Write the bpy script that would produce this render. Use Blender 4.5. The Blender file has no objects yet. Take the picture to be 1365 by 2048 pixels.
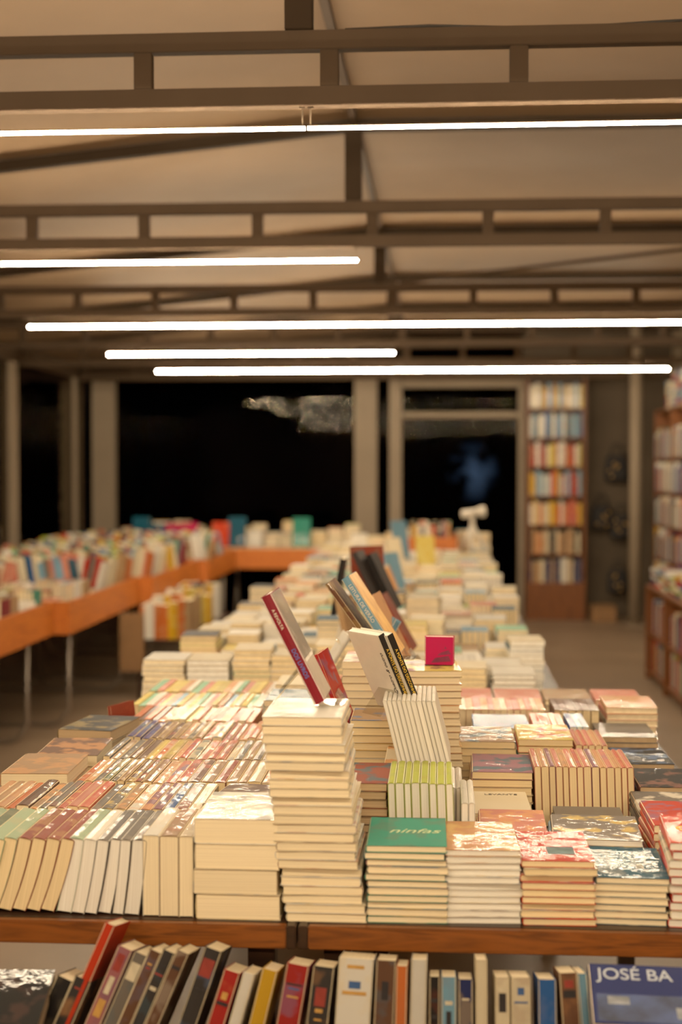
import bpy, bmesh, math, random, re
from mathutils import Matrix, Vector
R = random.Random(7)
scene = bpy.context.scene
COL = scene.collection
rad = math.radians
scene.view_settings.view_transform = 'Standard'
try: scene.view_settings.look = 'None'
except Exception as e: print(e)
scene.view_settings.exposure = 0.6
scene.view_settings.gamma = 1.16

def lin(c):
    return tuple(((v/255)/12.92 if v/255 <= .04045 else ((v/255+.055)/1.055)**2.4) for v in c)

PAL = {
 'cream':(226,210,176),'white':(228,222,208),'pale_green':(156,178,142),'grey_green':(92,104,80),
 'rust_red':(140,58,40),'grey':(104,96,88),'dark_grey':(46,42,42),'salmon':(212,104,78),'orange':(220,112,48),
 'brown':(98,64,44),'tan':(166,130,92),'mauve':(140,90,104),'blue':(32,88,158),'navy':(22,34,84),
 'pastel_yellow':(230,202,98),'mint':(140,194,156),'pink':(220,134,112),'magenta':(222,16,96),
 'green':(36,124,104),'teal':(8,78,100),'coral':(220,56,20),'black':(18,16,18),'yellow':(236,180,30),
 'purple':(62,42,112),'lime':(184,194,72),'light_blue':(118,168,196),'burgundy':(116,20,32),'peach':(228,166,112),
 'red':(172,30,24),
}
def C(n):
    c = lin(PAL[n]); ch = max(c)-min(c)
    f = .92 - .25*min(1, ch/.6)
    return tuple(v*f for v in c)
def words(n): return n.replace('_',' ')

# ------------------------------------------------------------------ materials
def newmat(name):
    m = bpy.data.materials.new(name); m.use_nodes = True
    nt = m.node_tree; nt.nodes.clear()
    out = nt.nodes.new('ShaderNodeOutputMaterial')
    b = nt.nodes.new('ShaderNodeBsdfPrincipled')
    nt.links.new(b.outputs[0], out.inputs[0])
    return m, nt, b, out
def N(nt, t, **kw):
    n = nt.nodes.new(t)
    for k, v in kw.items(): setattr(n, k, v)
    return n
def L(nt, a, b): nt.links.new(a, b)
def ramp(nt, fac, stops, interp='LINEAR'):
    r = N(nt, 'ShaderNodeValToRGB'); e = r.color_ramp.elements; r.color_ramp.interpolation = interp
    e[0].position, e[0].color = stops[0][0], stops[0][1]
    e[1].position, e[1].color = stops[-1][0], stops[-1][1]
    for p, c in stops[1:-1]:
        x = e.new(p); x.color = c
    L(nt, fac, r.inputs[0]); return r
def mixc(nt, fac, a, b, mode='MIX'):
    m = N(nt, 'ShaderNodeMix', data_type='RGBA', blend_type=mode)
    if hasattr(fac, 'links'): L(nt, fac, m.inputs[0])
    else: m.inputs[0].default_value = fac
    for i, v in ((6, a), (7, b)):
        if hasattr(v, 'links'): L(nt, v, m.inputs[i])
        else: m.inputs[i].default_value = (*v[:3], 1)
    return m.outputs[2]
def math_(nt, op, a, b):
    m = N(nt, 'ShaderNodeMath', operation=op)
    for i, v in ((0, a), (1, b)):
        if hasattr(v, 'links'): L(nt, v, m.inputs[i])
        else: m.inputs[i].default_value = v
    return m.outputs[0]

def simple(name, col, rough=.5, metal=0, noise=0, nscale=8, bump=0, stretch=(1,1,1), coat=0, spec=.5):
    m, nt, b, o = newmat(name)
    b.inputs['Roughness'].default_value = rough; b.inputs['Metallic'].default_value = metal
    b.inputs['Coat Weight'].default_value = coat; b.inputs['Specular IOR Level'].default_value = spec
    tc = N(nt, 'ShaderNodeTexCoord'); mp = N(nt, 'ShaderNodeMapping'); mp.inputs['Scale'].default_value = stretch
    L(nt, tc.outputs['Object'], mp.inputs[0])
    nz = N(nt, 'ShaderNodeTexNoise'); nz.inputs['Scale'].default_value = nscale; nz.inputs['Detail'].default_value = 5
    L(nt, mp.outputs[0], nz.inputs[0])
    c = lin(col)
    r = ramp(nt, nz.outputs[0], [(.3, (*[v*(1-noise) for v in c], 1)), (.7, (*[min(1, v*(1+noise)) for v in c], 1))])
    L(nt, r.outputs[0], b.inputs['Base Color'])
    if bump:
        bp = N(nt, 'ShaderNodeBump'); bp.inputs['Strength'].default_value = bump; bp.inputs['Distance'].default_value = .01
        L(nt, nz.outputs[0], bp.inputs['Height']); L(nt, bp.outputs[0], b.inputs['Normal'])
    return m

M_steel = simple('painted_steel', (74,61,49), .7, 0, .08, 4, spec=.03)
M_steel_dark = simple('dark_painted_steel', (52,42,33), .7, 0, .1, 4, spec=.03)
M_white = simple('white_paint', (136,121,102), .6, 0, .06, 3, spec=.2)
M_ceil = simple('roof_panel', (124,102,80), .6, 0, .14, .9, .05, spec=.02)
M_wall = simple('grey_plaster', (78,68,57), .8, 0, .15, 2.5, .1, spec=.1)
M_wallw = simple('cream_wall', (160,142,118), .7, 0, .08, 2, spec=.2)
M_floor = simple('polished_concrete', (130,110,90), .4, 0, .12, 2.2, .03, spec=.3)
M_metal = simple('leg_metal', (150,140,130), .35, .8, .05, 5)
M_black = simple('black_fabric', (20,18,20), .8, 0, .3, 30)
M_gold = simple('gold_print', (170,130,64), .5, .1, .3, 60)
M_whitep = simple('white_plastic', (225,216,200), .35, 0, .03, 5)
M_card = simple('cardboard', (130,94,58), .8, 0, .1, 12)
M_tcream = simple('cream_lettering', (226,216,194), .5, 0, .02, 5)
M_tlime = simple('pale_green_lettering', (190,206,156), .5, 0, .02, 5)
M_tyellow = simple('yellow_lettering', (230,190,60), .5, 0, .02, 5)
M_tblack = simple('black_lettering', (50,44,44), .5, 0, .02, 5)
M_tblue = simple('blue_lettering', (70,110,190), .5, 0, .02, 5)
M_tpale = simple('pale_blue_lettering', (160,168,182), .5, 0, .02, 5)
M_cable = simple('cable', (40,36,32), .6, 0, .05, 5)

def wood(name, c1, c2, stretch):
    m, nt, b, o = newmat(name)
    tc = N(nt, 'ShaderNodeTexCoord'); mp = N(nt, 'ShaderNodeMapping'); mp.inputs['Scale'].default_value = stretch
    L(nt, tc.outputs['Object'], mp.inputs[0])
    nz = N(nt, 'ShaderNodeTexNoise'); nz.inputs['Scale'].default_value = 3; nz.inputs['Detail'].default_value = 8; nz.inputs['Distortion'].default_value = 1.2
    L(nt, mp.outputs[0], nz.inputs[0])
    r = ramp(nt, nz.outputs[0], [(.3, (*lin(c1), 1)), (.5, (*lin(c2), 1)), (.72, (*lin(c1), 1))])
    L(nt, r.outputs[0], b.inputs['Base Color']); b.inputs['Roughness'].default_value = .4
    b.inputs['Specular IOR Level'].default_value = .3
    bp = N(nt, 'ShaderNodeBump'); bp.inputs['Strength'].default_value = .15; bp.inputs['Distance'].default_value = .004
    L(nt, nz.outputs[0], bp.inputs['Height']); L(nt, bp.outputs[0], b.inputs['Normal'])
    return m
M_woodX = wood('orange_wood_across', (60,30,12), (126,68,24), (1, 12, 12))
M_woodY = wood('orange_wood_along', (156,76,28), (204,112,42), (12, 1, 12))
M_woodZ = wood('bookcase_wood', (80,44,20), (118,68,32), (12, 12, 1))
M_woodD = wood('dark_table_wood', (34,22,16), (54,34,22), (1, 10, 10))

def cover_mat(name, from_attr=False):
    m, nt, b, o = newmat(name)
    tc = N(nt, 'ShaderNodeTexCoord')
    oi = N(nt, 'ShaderNodeObjectInfo')
    if from_attr:
        at = N(nt, 'ShaderNodeVertexColor', layer_name='Col'); base = at.outputs[0]; alpha = .4
        vec = tc.outputs['Object']
        hs = N(nt, 'ShaderNodeHueSaturation'); L(nt, base, hs.inputs['Color'])
        hs.inputs['Hue'].default_value = .53; hs.inputs['Value'].default_value = 1.1; hs.inputs['Saturation'].default_value = .8
        accent = hs.outputs[0]
    else:
        base = oi.outputs['Color']; alpha = oi.outputs['Alpha']
        mul = math_(nt, 'MULTIPLY', oi.outputs['Random'], 40.0)
        cb = N(nt, 'ShaderNodeCombineXYZ'); L(nt, mul, cb.inputs[0]); L(nt, mul, cb.inputs[1])
        va = N(nt, 'ShaderNodeVectorMath', operation='ADD'); L(nt, tc.outputs['Object'], va.inputs[0]); L(nt, cb.outputs[0], va.inputs[1])
        vec = va.outputs[0]
        fr = N(nt, 'ShaderNodeMath', operation='FRACT'); L(nt, math_(nt, 'MULTIPLY', oi.outputs['Random'], 13.7), fr.inputs[0])
        cols = [(190,170,136),(160,76,50),(50,80,92),(196,134,76),(196,186,168),(76,98,132),(190,162,90),(110,72,62)]
        accent = ramp(nt, fr.outputs[0], [(i/8, (*lin(c), 1)) for i, c in enumerate(cols)], 'CONSTANT').outputs[0]
    n1 = N(nt, 'ShaderNodeTexNoise'); n1.inputs['Scale'].default_value = 22; n1.inputs['Detail'].default_value = 2.5
    L(nt, vec, n1.inputs[0])
    r1 = ramp(nt, n1.outputs[0], [(.50, (0,0,0,1)), (.60, (1,1,1,1))])
    f1 = math_(nt, 'MULTIPLY', r1.outputs[0], alpha)
    c1 = mixc(nt, f1, base, accent)
    L(nt, c1, b.inputs['Base Color'])
    b.inputs['Roughness'].default_value = .6; b.inputs['Specular IOR Level'].default_value = .12
    b.inputs['Coat Weight'].default_value = .20; b.inputs['Coat Roughness'].default_value = .02
    n4 = N(nt, 'ShaderNodeTexNoise'); n4.inputs['Scale'].default_value = 20; n4.inputs['Detail'].default_value = 4
    L(nt, vec, n4.inputs[0])
    bp = N(nt, 'ShaderNodeBump'); bp.inputs['Strength'].default_value = .2; bp.inputs['Distance'].default_value = .004
    L(nt, n4.outputs[0], bp.inputs['Height']); L(nt, bp.outputs[0], b.inputs['Coat Normal'])
    return m
M_cover = cover_mat('printed_cover'); M_coverA = cover_mat('printed_cover_mass', True)

def page_mat(name):
    m, nt, b, o = newmat(name)
    tc = N(nt, 'ShaderNodeTexCoord'); mp = N(nt, 'ShaderNodeMapping'); mp.inputs['Scale'].default_value = (2, 2, 900)
    L(nt, tc.outputs['Object'], mp.inputs[0])
    nz = N(nt, 'ShaderNodeTexNoise'); nz.inputs['Scale'].default_value = 1; nz.inputs['Detail'].default_value = 2
    L(nt, mp.outputs[0], nz.inputs[0])
    r = ramp(nt, nz.outputs[0], [(.3, (.78,.74,.68,1)), (.6, (1,1,1,1))])
    oi = N(nt, 'ShaderNodeObjectInfo'); base = oi.outputs['Color']
    L(nt, mixc(nt, 1.0, base, r.outputs[0], 'MULTIPLY'), b.inputs['Base Color'])
    b.inputs['Roughness'].default_value = .85
    return m
M_page = page_mat('paper_edges')

def thin(name, tint, rough, gcol, base_f, bump=0, scale=1, stretch=(1,1,1)):
    m, nt, b, o = newmat(name)
    nt.nodes.remove(b)
    tr = N(nt, 'ShaderNodeBsdfTransparent'); tr.inputs[0].default_value = (*tint, 1)
    gl = N(nt, 'ShaderNodeBsdfGlossy'); gl.inputs['Roughness'].default_value = rough; gl.inputs[0].default_value = (*gcol, 1)
    if bump:
        tc = N(nt, 'ShaderNodeTexCoord'); mp = N(nt, 'ShaderNodeMapping'); mp.inputs['Scale'].default_value = stretch
        L(nt, tc.outputs['Object'], mp.inputs[0])
        nz = N(nt, 'ShaderNodeTexNoise'); nz.inputs['Scale'].default_value = scale; nz.inputs['Detail'].default_value = 3
        L(nt, mp.outputs[0], nz.inputs[0])
        bp = N(nt, 'ShaderNodeBump'); bp.inputs['Strength'].default_value = bump; bp.inputs['Distance'].default_value = .05
        L(nt, nz.outputs[0], bp.inputs['Height']); L(nt, bp.outputs[0], gl.inputs['Normal'])
    lw = N(nt, 'ShaderNodeLayerWeight'); lw.inputs[0].default_value = .5
    p = math_(nt, 'POWER', lw.outputs['Facing'], 4.0)
    f = math_(nt, 'ADD', math_(nt, 'MULTIPLY', p, .6), base_f)
    mx = N(nt, 'ShaderNodeMixShader'); L(nt, f, mx.inputs[0]); L(nt, tr.outputs[0], mx.inputs[1]); L(nt, gl.outputs[0], mx.inputs[2])
    L(nt, mx.outputs[0], o.inputs[0]); return m
M_acr = thin('clear_acrylic', (.95,.95,.93), .04, (1,1,1), .09)
M_glass = thin('window_pane', (.6,.65,.7), .015, (.17,.14,.11), .014, .06, 1.6, (.5, 1, 2.2))
M_glass2 = thin('door_pane', (.6,.65,.7), .015, (.06,.05,.04), .01, .03, 1.6, (.5, 1, 2.2))
M_glass3 = thin('side_window_pane', (.6,.65,.7), .03, (.8,.7,.58), .03, .12, 3, (1, .5, 3))
def outside():
    m, nt, b, o = newmat('night_garden')
    b.inputs['Base Color'].default_value = (.002,.002,.003,1); b.inputs['Roughness'].default_value = 1
    b.inputs['Specular IOR Level'].default_value = 0
    tc = N(nt, 'ShaderNodeTexCoord'); mp = N(nt, 'ShaderNodeMapping')
    mp.inputs['Scale'].default_value = (2.8, 1, 2.4); mp.inputs['Location'].default_value = (-.93*2.8, 0, .42*2.4)
    L(nt, tc.outputs['Object'], mp.inputs[0])
    gr = N(nt, 'ShaderNodeTexGradient', gradient_type='SPHERICAL'); L(nt, mp.outputs[0], gr.inputs[0])
    nz = N(nt, 'ShaderNodeTexNoise'); nz.inputs['Scale'].default_value = 3.5; nz.inputs['Detail'].default_value = 5; L(nt, tc.outputs['Object'], nz.inputs[0])
    r = ramp(nt, nz.outputs[0], [(.42, (0,0,0,1)), (.58, (1,1,1,1))])
    f = math_(nt, 'MULTIPLY', gr.outputs[0], r.outputs[0])
    b.inputs['Emission Color'].default_value = (.18,.27,.42,1)
    L(nt, math_(nt, 'MULTIPLY', f, .22), b.inputs['Emission Strength'])  # blue glimpse of dusk sky painted in as a weak glow
    return m
M_out = outside()
def emit(name, col, s):
    m, nt, b, o = newmat(name)
    b.inputs['Base Color'].default_value = (.9,.9,.9,1)
    b.inputs['Emission Color'].default_value = (*col, 1); b.inputs['Emission Strength'].default_value = s
    return m
M_tube = emit('warm_led_tube', (1, .775, .505), 262)

# ------------------------------------------------------------------ helpers
def finish(bm, name, mat, smooth=False):
    bmesh.ops.recalc_face_normals(bm, faces=bm.faces)
    me = bpy.data.meshes.new(name); bm.to_mesh(me); bm.free()
    if mat: me.materials.append(mat)
    if smooth:
        for p in me.polygons: p.use_smooth = True
    return me
def mobj(name, me, loc=(0,0,0), parent=None):
    o = bpy.data.objects.new(name, me); COL.objects.link(o)
    if parent is not None:
        o.parent = parent; o.location = Vector(loc) - parent.location
    else: o.location = loc
    return o
def box_me(size, mat, bevel=.0, name='box'):
    bm = bmesh.new(); bmesh.ops.create_cube(bm, size=1)
    bmesh.ops.scale(bm, vec=size, verts=bm.verts)
    if bevel: bmesh.ops.bevel(bm, geom=bm.edges[:], offset=bevel, segments=2, affect='EDGES')
    return finish(bm, name, mat)
def part(root, name, lo, hi, mat, bevel=.002):
    lo, hi = Vector(lo), Vector(hi)
    return mobj(name, box_me(hi-lo, mat, bevel, name), (lo+hi)/2, root)
def fit(label):
    ws = label.split()
    while len(re.findall(r'[A-Za-z]+', ' '.join(ws))) > 12 or ws[-1] in ('of','the','a','in','at','with','under','and','over'):
        ws.pop()
    return ' '.join(ws)
def tag(o, label=None, cat=None, group=None, kind=None):
    if label: o['label'] = fit(label)
    if cat: o['category'] = cat
    if group: o['group'] = group
    if kind: o['kind'] = kind
    return o
def root(name, loc, label, cat, group=None):
    o = bpy.data.objects.new(name, None); COL.objects.link(o); o.location = loc; o.empty_display_size = .1
    return tag(o, label, cat, group)
def struct(name, lo, hi, mat, bevel=0):
    o = part(None, name, lo, hi, mat, bevel); o['kind'] = 'structure'; return o
def tube_me(pts, r, mat, seg=10, name='tube'):
    bm = bmesh.new(); rings = []
    P = [Vector(p) for p in pts]
    for i, p in enumerate(P):
        d = (P[min(i+1, len(P)-1)] - P[max(i-1, 0)]).normalized()
        a = d.orthogonal().normalized() if not rings else (pa - d*pa.dot(d)).normalized()
        pa = a; b_ = d.cross(a)
        rings.append([bm.verts.new(p + a*math.cos(2*math.pi*k/seg)*r + b_*math.sin(2*math.pi*k/seg)*r) for k in range(seg)])
    for i in range(len(rings)-1):
        for k in range(seg):
            bm.faces.new((rings[i][k], rings[i][(k+1)%seg], rings[i+1][(k+1)%seg], rings[i+1][k]))
    bm.faces.new(rings[0]); bm.faces.new(rings[-1][::-1])
    return finish(bm, name, mat, True)

# ------------------------------------------------------------------ room shell
XL, XR, YF, YB = -3.85, 2.5, -2.2, 15.6
RX = -.37
struct('floor', (XL-.1, YF-.1, -.1), (XR+.1, YB+.1, 0), M_floor)
bm = bmesh.new()
prof = [(XL-.1, 2.74), (RX, 3.09), (XR+.1, 3.09)]
lo = [[bm.verts.new((x, y, z)) for x, z in prof] for y in (YF-.1, YB+.1)]
hi = [[bm.verts.new((x, y, z+.08)) for x, z in prof] for y in (YF-.1, YB+.1)]
for i in range(2):
    bm.faces.new((lo[0][i], lo[0][i+1], lo[1][i+1], lo[1][i])); bm.faces.new((hi[0][i], hi[0][i+1], hi[1][i+1], hi[1][i]))
    for k in (0, 1): bm.faces.new((lo[k][i], lo[k][i+1], hi[k][i+1], hi[k][i]))
for i in (0, 2): bm.faces.new((lo[0][i], lo[1][i], hi[1][i], hi[0][i]))
c = mobj('ceiling', finish(bm, 'ceiling', M_ceil)); c['kind'] = 'structure'
struct('wall_right', (XR, YF, 0), (XR+.1, YB, 3.09), M_wallw)
struct('wall_front', (XL, YF-.1, 0), (XR, YF, 2.74), M_wallw)
struct('wall_back', (.9, YB, 0), (XR, YB+.1, 3.09), M_wall)
struct('wall_back_header', (XL, YB, 2.6), (.9, YB+.1, 2.74), M_steel)
struct('wall_left', (XL-.1, YF, 0), (XL, 8.2, 2.72), M_wallw)
struct('wall_left_header', (XL-.1, 8.2, 2.58), (XL, YB, 2.72), M_steel)
struct('window_1', (-3.57, YB+.04, 0), (-.93, YB+.05, 2.6), M_glass)
struct('window_2', (-.68, YB+.04, 0), (-.55, YB+.05, 2.6), M_glass2)
struct('window_3', (-.41, YB+.04, 0), (.9, YB+.05, 2.6), M_glass2)
struct('window_4', (XL-.06, 8.25, 0), (XL-.05, 12.62, 2.58), M_glass3)
struct('window_5', (XL-.06, 12.75, 0), (XL-.05, 15.5, 2.58), M_glass3)
k = 1
for lo_, hi_ in [((-3.85,15.55,0),(-3.6,15.68,2.6)), ((-.93,15.5,0),(-.69,15.7,2.6)), ((-.55,15.5,0),(-.42,15.7,2.6)),
                 ((-.41,15.55,2.17),(.9,15.66,2.23)), ((-.41,15.55,2.5),(.9,15.66,2.6)), ((.85,15.5,0),(.91,15.66,2.6)),
                 ((-3.9,12.62,0),(-3.84,12.75,2.58)), ((-3.9,14.9,0),(-3.86,14.95,2.58))]:
    struct('trim_%d' % k, lo_, hi_, M_white, .004); k += 1
struct('wall_outside', (-6, 19, -1), (5, 19.05, 5), M_out)  # added backdrop plane with a painted dusk glow, no real wall
col = root('steel_column', (2.0, 14.75, 0), 'cream painted round steel column beside the plaster wall', 'column')
mobj('shaft', tube_me([(0,0,0),(0,0,3.09)], .06, M_white, 20), (2.0,14.75,0), col)
part(col, 'base_plate', (1.9,14.65,0), (2.1,14.85,.015), M_white)

# ------------------------------------------------------------------ trusses
TY = [-.9, 1.3, 3.74, 6.09, 8.77, 10.9, 12.8, 14.9]
for ti, y in enumerate(TY):
    r = root('roof_truss', (RX, y, 2.55), 'beige painted steel roof truss with short vertical struts', 'truss', 'steel roof trusses')
    part(r, 'chord', (XL+.02, y-.02, 2.55), (XR-.02, y+.02, 2.60), M_steel)
    part(r, 'chord', (XL+.02, y-.02, 2.695), (XR-.02, y+.02, 2.745), M_steel)
    x = -.29 - .492*7
    while x < XR-.1:
        if x > XL+.1: part(r, 'strut', (x-.024, y-.017, 2.60), (x+.024, y+.017, 2.695), M_steel)
        x += .492
    part(r, 'king_post', (RX-.036, y-.03, 2.745), (RX+.036, y+.03, 3.05), M_steel_dark)
    bm = bmesh.new()
    for (x0, z0, x1, z1) in ((XL+.02, 2.70, RX, 3.04), (RX, 3.04, XR-.02, 3.04)):
        vs = [bm.verts.new((xx, yy, zz)) for yy in (y-.025, y+.025) for xx, zz in ((x0, z0), (x1, z1), (x1, z1+.045), (x0, z0+.045))]
        for f in ((0,1,2,3),(4,5,6,7),(0,1,5,4),(1,2,6,5),(2,3,7,6),(3,0,4,7)): bm.faces.new([vs[i] for i in f])
    mobj('rafter', finish(bm, 'rafter', M_steel_dark), (0,0,0), r)
    if ti == 4:
        mobj('brace', tube_me([(-.25,y,2.75),(1.9,y,2.98)], .012, M_steel), (0,0,0), r)
    if ti == 2:
        pts = [(-.25+i*.22, y+.01, 2.752+.006*math.sin(i*1.9)) for i in range(12)]
        mobj('cable', tube_me(pts, .004, M_cable, 6), (0,0,0), r)
pr = part(None, 'ridge_purlin', (RX-.01, YF+.02, 3.06), (RX+.02, YB-.02, 3.088), M_steel)
tag(pr, 'long beige steel purlin running under the roof ridge', 'roof beam')

# ------------------------------------------------------------------ tube lamps
def lamp(x0, x1, y, z=2.495):
    r = root('tube_lamp', ((x0+x1)/2, y, z), 'slim glowing linear tube lamp hung under a roof truss', 'lamp', 'linear tube lamps')
    mobj('lamp_tube', tube_me([(x0+.003,y,z),(x1-.003,y,z)], .0045, M_tube, 12), (0,0,0), r)
    part(r, 'housing', (x0, y-.003, z+.004), (x1, y+.003, z+.008), M_steel, .001)
    for xe in (x0, x1-.003):
        part(r, 'end_cap', (xe, y-.006, z-.006), (xe+.003, y+.006, z+.010), M_steel, .001)
    for xw in (x0+.01, x1-.01):
        mobj('wire', tube_me([(xw,y,z+.007),(xw,y,2.548)], .002, M_white, 6), (0,0,0), r)
        part(r, 'ceiling_bracket', (xw-.008, y-.008, 2.546), (xw+.008, y+.008, 2.5502), M_steel, .0005)
for i, y in enumerate([3.74, 6.09, 8.77, 10.9, 12.8]):
    lamp(-2.57, -.3515, y)
    if i in (0, 2, 4): lamp(-.35, 2.02, y)
for y in (1.3, -.9):
    lamp(-2.57, -.3515, y); lamp(-.35, 2.02, y)

# ------------------------------------------------------------------ distant books mass
V, F, FC, FM = [], [], [], []
BOXF = ((0,3,2,1),(4,5,6,7),(0,1,5,4),(1,2,6,5),(2,3,7,6),(3,0,4,7))
PC = {'c': lin((240,222,184)), 'w': lin((238,233,221)), 'b': lin((196,168,130)), 'y': lin((236,212,164))}
def abox(M, lo, hi, col, mi):
    n0 = len(V)
    for z in (lo[2], hi[2]):
        for x, y in ((lo[0],lo[1]),(hi[0],lo[1]),(hi[0],hi[1]),(lo[0],hi[1])):
            V.append(M @ Vector((x, y, z)))
    for f in BOXF: F.append([n0+i for i in f]); FC.append(col); FM.append(mi)
def fbook(M, w, h, t, col, page='c', ct=.0013):
    c = C(col); j = R.uniform(.8,1.1); c = tuple(min(1,v*j) for v in c)
    p = PC[page]; j = R.uniform(.88,1.02); p = tuple(v*j for v in p)
    abox(M, (-w/2,-h/2,0), (w/2,h/2,ct), c, 0); abox(M, (-w/2,-h/2,t-ct), (w/2,h/2,t), c, 0)
    abox(M, (-w/2,-h/2,ct), (-w/2+ct,h/2,t-ct), c, 0)
    abox(M, (-w/2+ct,-h/2+.002,ct), (w/2-.003,h/2-.002,t-ct), p, 1)

# ------------------------------------------------------------------ book meshes
CT = .0009
_cache = {}
def book_mesh(w, h, t, bend=0.0):
    key = (round(w,4), round(h,4), round(t,4), round(bend,4))
    if key in _cache: return _cache[key]
    r = min(t*.2, .003); n = 6; bu = .0012
    def bz(x): return bend*max(0, (x+w/2)/w)**2
    outer, inner = [], []
    for i in range(n+1):
        x = w/2 - (w-r)*i/n
        outer.append((x, 0)); inner.append((x, CT))
    for dz in (r, t/2, t-r):
        outer.append((-w/2 - (bu if dz == t/2 else 0), dz)); inner.append((-w/2+CT, min(max(dz, CT*1.5), t-CT*1.5)))
    for i in range(n+1):
        x = -w/2 + r + (w-r)*i/n
        outer.append((x, t)); inner.append((x, t-CT))
    bm = bmesh.new()
    mk = lambda P, y: [bm.verts.new((x, y, z+bz(x))) for x, z in P]
    o0, o1, i0, i1 = mk(outer,-h/2), mk(outer,h/2), mk(inner,-h/2), mk(inner,h/2)
    m = len(outer)
    for k in range(m-1):
        bm.faces.new((o0[k],o0[k+1],o1[k+1],o1[k])); bm.faces.new((i0[k],i1[k],i1[k+1],i0[k+1]))
        bm.faces.new((o0[k],i0[k],i0[k+1],o0[k+1])); bm.faces.new((o1[k],o1[k+1],i1[k+1],i1[k]))
    for k in (0, m-1): bm.faces.new((o0[k],o1[k],i1[k],i0[k]))
    cm = finish(bm, 'cover', M_cover)
    bm = bmesh.new(); g = []
    for i in range(n+1):
        x = -w/2+CT*1.2 + (w-CT*1.2-.002)*i/n
        g.append([bm.verts.new((x, y, z+bz(x))) for y, z in ((-h/2+.0015,CT*1.05),(h/2-.0015,CT*1.05),(h/2-.0015,t-CT*1.05),(-h/2+.0015,t-CT*1.05))])
    for i in range(n):
        for k in range(4): bm.faces.new((g[i][k], g[i][(k+1)%4], g[i+1][(k+1)%4], g[i+1][k]))
    bm.faces.new(g[0]); bm.faces.new(g[-1])
    pm = finish(bm, 'page_block', M_page)
    _cache[key] = (cm, pm); return cm, pm

nbooks = 0
def book(w, h, t, M, col, page='c', label='', group=None, alpha=.6, bend=0, name='paperback_book', mass=False, dim=1.0):
    global nbooks
    if mass:
        p = M.translation
        if p.y > 3.74 or (p.y > 2.95 and p.z < .835):
            fbook(M, w, h, t, col, page, .0009); return None
    nbooks += 1
    cm, pm = book_mesh(w, h, t, bend)
    o = bpy.data.objects.new(name, cm); COL.objects.link(o); o.matrix_world = M
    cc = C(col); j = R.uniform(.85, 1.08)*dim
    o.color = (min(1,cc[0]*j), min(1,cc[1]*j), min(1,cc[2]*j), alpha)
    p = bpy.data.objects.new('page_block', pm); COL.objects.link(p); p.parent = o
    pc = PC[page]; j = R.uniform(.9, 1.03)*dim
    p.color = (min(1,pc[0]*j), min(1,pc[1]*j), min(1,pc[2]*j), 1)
    tag(o, label or words(col)+' covered paperback book', 'book', group)
    return o
T = Matrix.Translation
def Rm(a, ax): return Matrix.Rotation(rad(a), 4, ax)
STAND = Matrix(((0,0,1,0),(1,0,0,0),(0,1,0,0),(0,0,0,1)))
TZ = .78
GAP = .0004

def text(parent, body, size, mat, mloc, align='CENTER', sx=1.0, bold=0.0, shear=0.0):
    cu = bpy.data.curves.new('t', 'FONT'); cu.body = body; cu.size = size; cu.align_x = align; cu.align_y = 'CENTER'
    cu.extrude = .0002; cu.offset = bold; cu.shear = shear
    to = bpy.data.objects.new('t', cu); COL.objects.link(to)
    dg = bpy.context.evaluated_depsgraph_get()
    me = bpy.data.meshes.new_from_object(to.evaluated_get(dg)); bpy.data.objects.remove(to)
    if sx != 1.0: me.transform(Matrix.Diagonal((sx,1,1,1)))
    me.materials.clear(); me.materials.append(mat)
    o = bpy.data.objects.new('lettering', me); COL.objects.link(o); o.parent = parent; o.matrix_local = mloc
    return o
def spine_text(b, w, t, y, body, size, mat):
    m = Matrix(((0,0,-1,-w/2-.0019),(-1,0,0,y),(0,1,0,t/2),(0,0,0,1)))
    return text(b, body, size, mat, m)
def top_text(b, t, x, y, body, size, mat, rz=0, align='CENTER', sx=1.0, bold=0.0, shear=0.0):
    return text(b, body, size, mat, T((x, y, t+.0005)) @ Rm(rz, 'Z'), align, sx, bold, shear)
def patch(b, name, size, loc, mat, label=None):
    o = bpy.data.objects.new(name, box_me(size, mat, 0, name)); COL.objects.link(o); o.parent = b; o.location = loc
    if label: o['label'] = label
    return o

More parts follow.
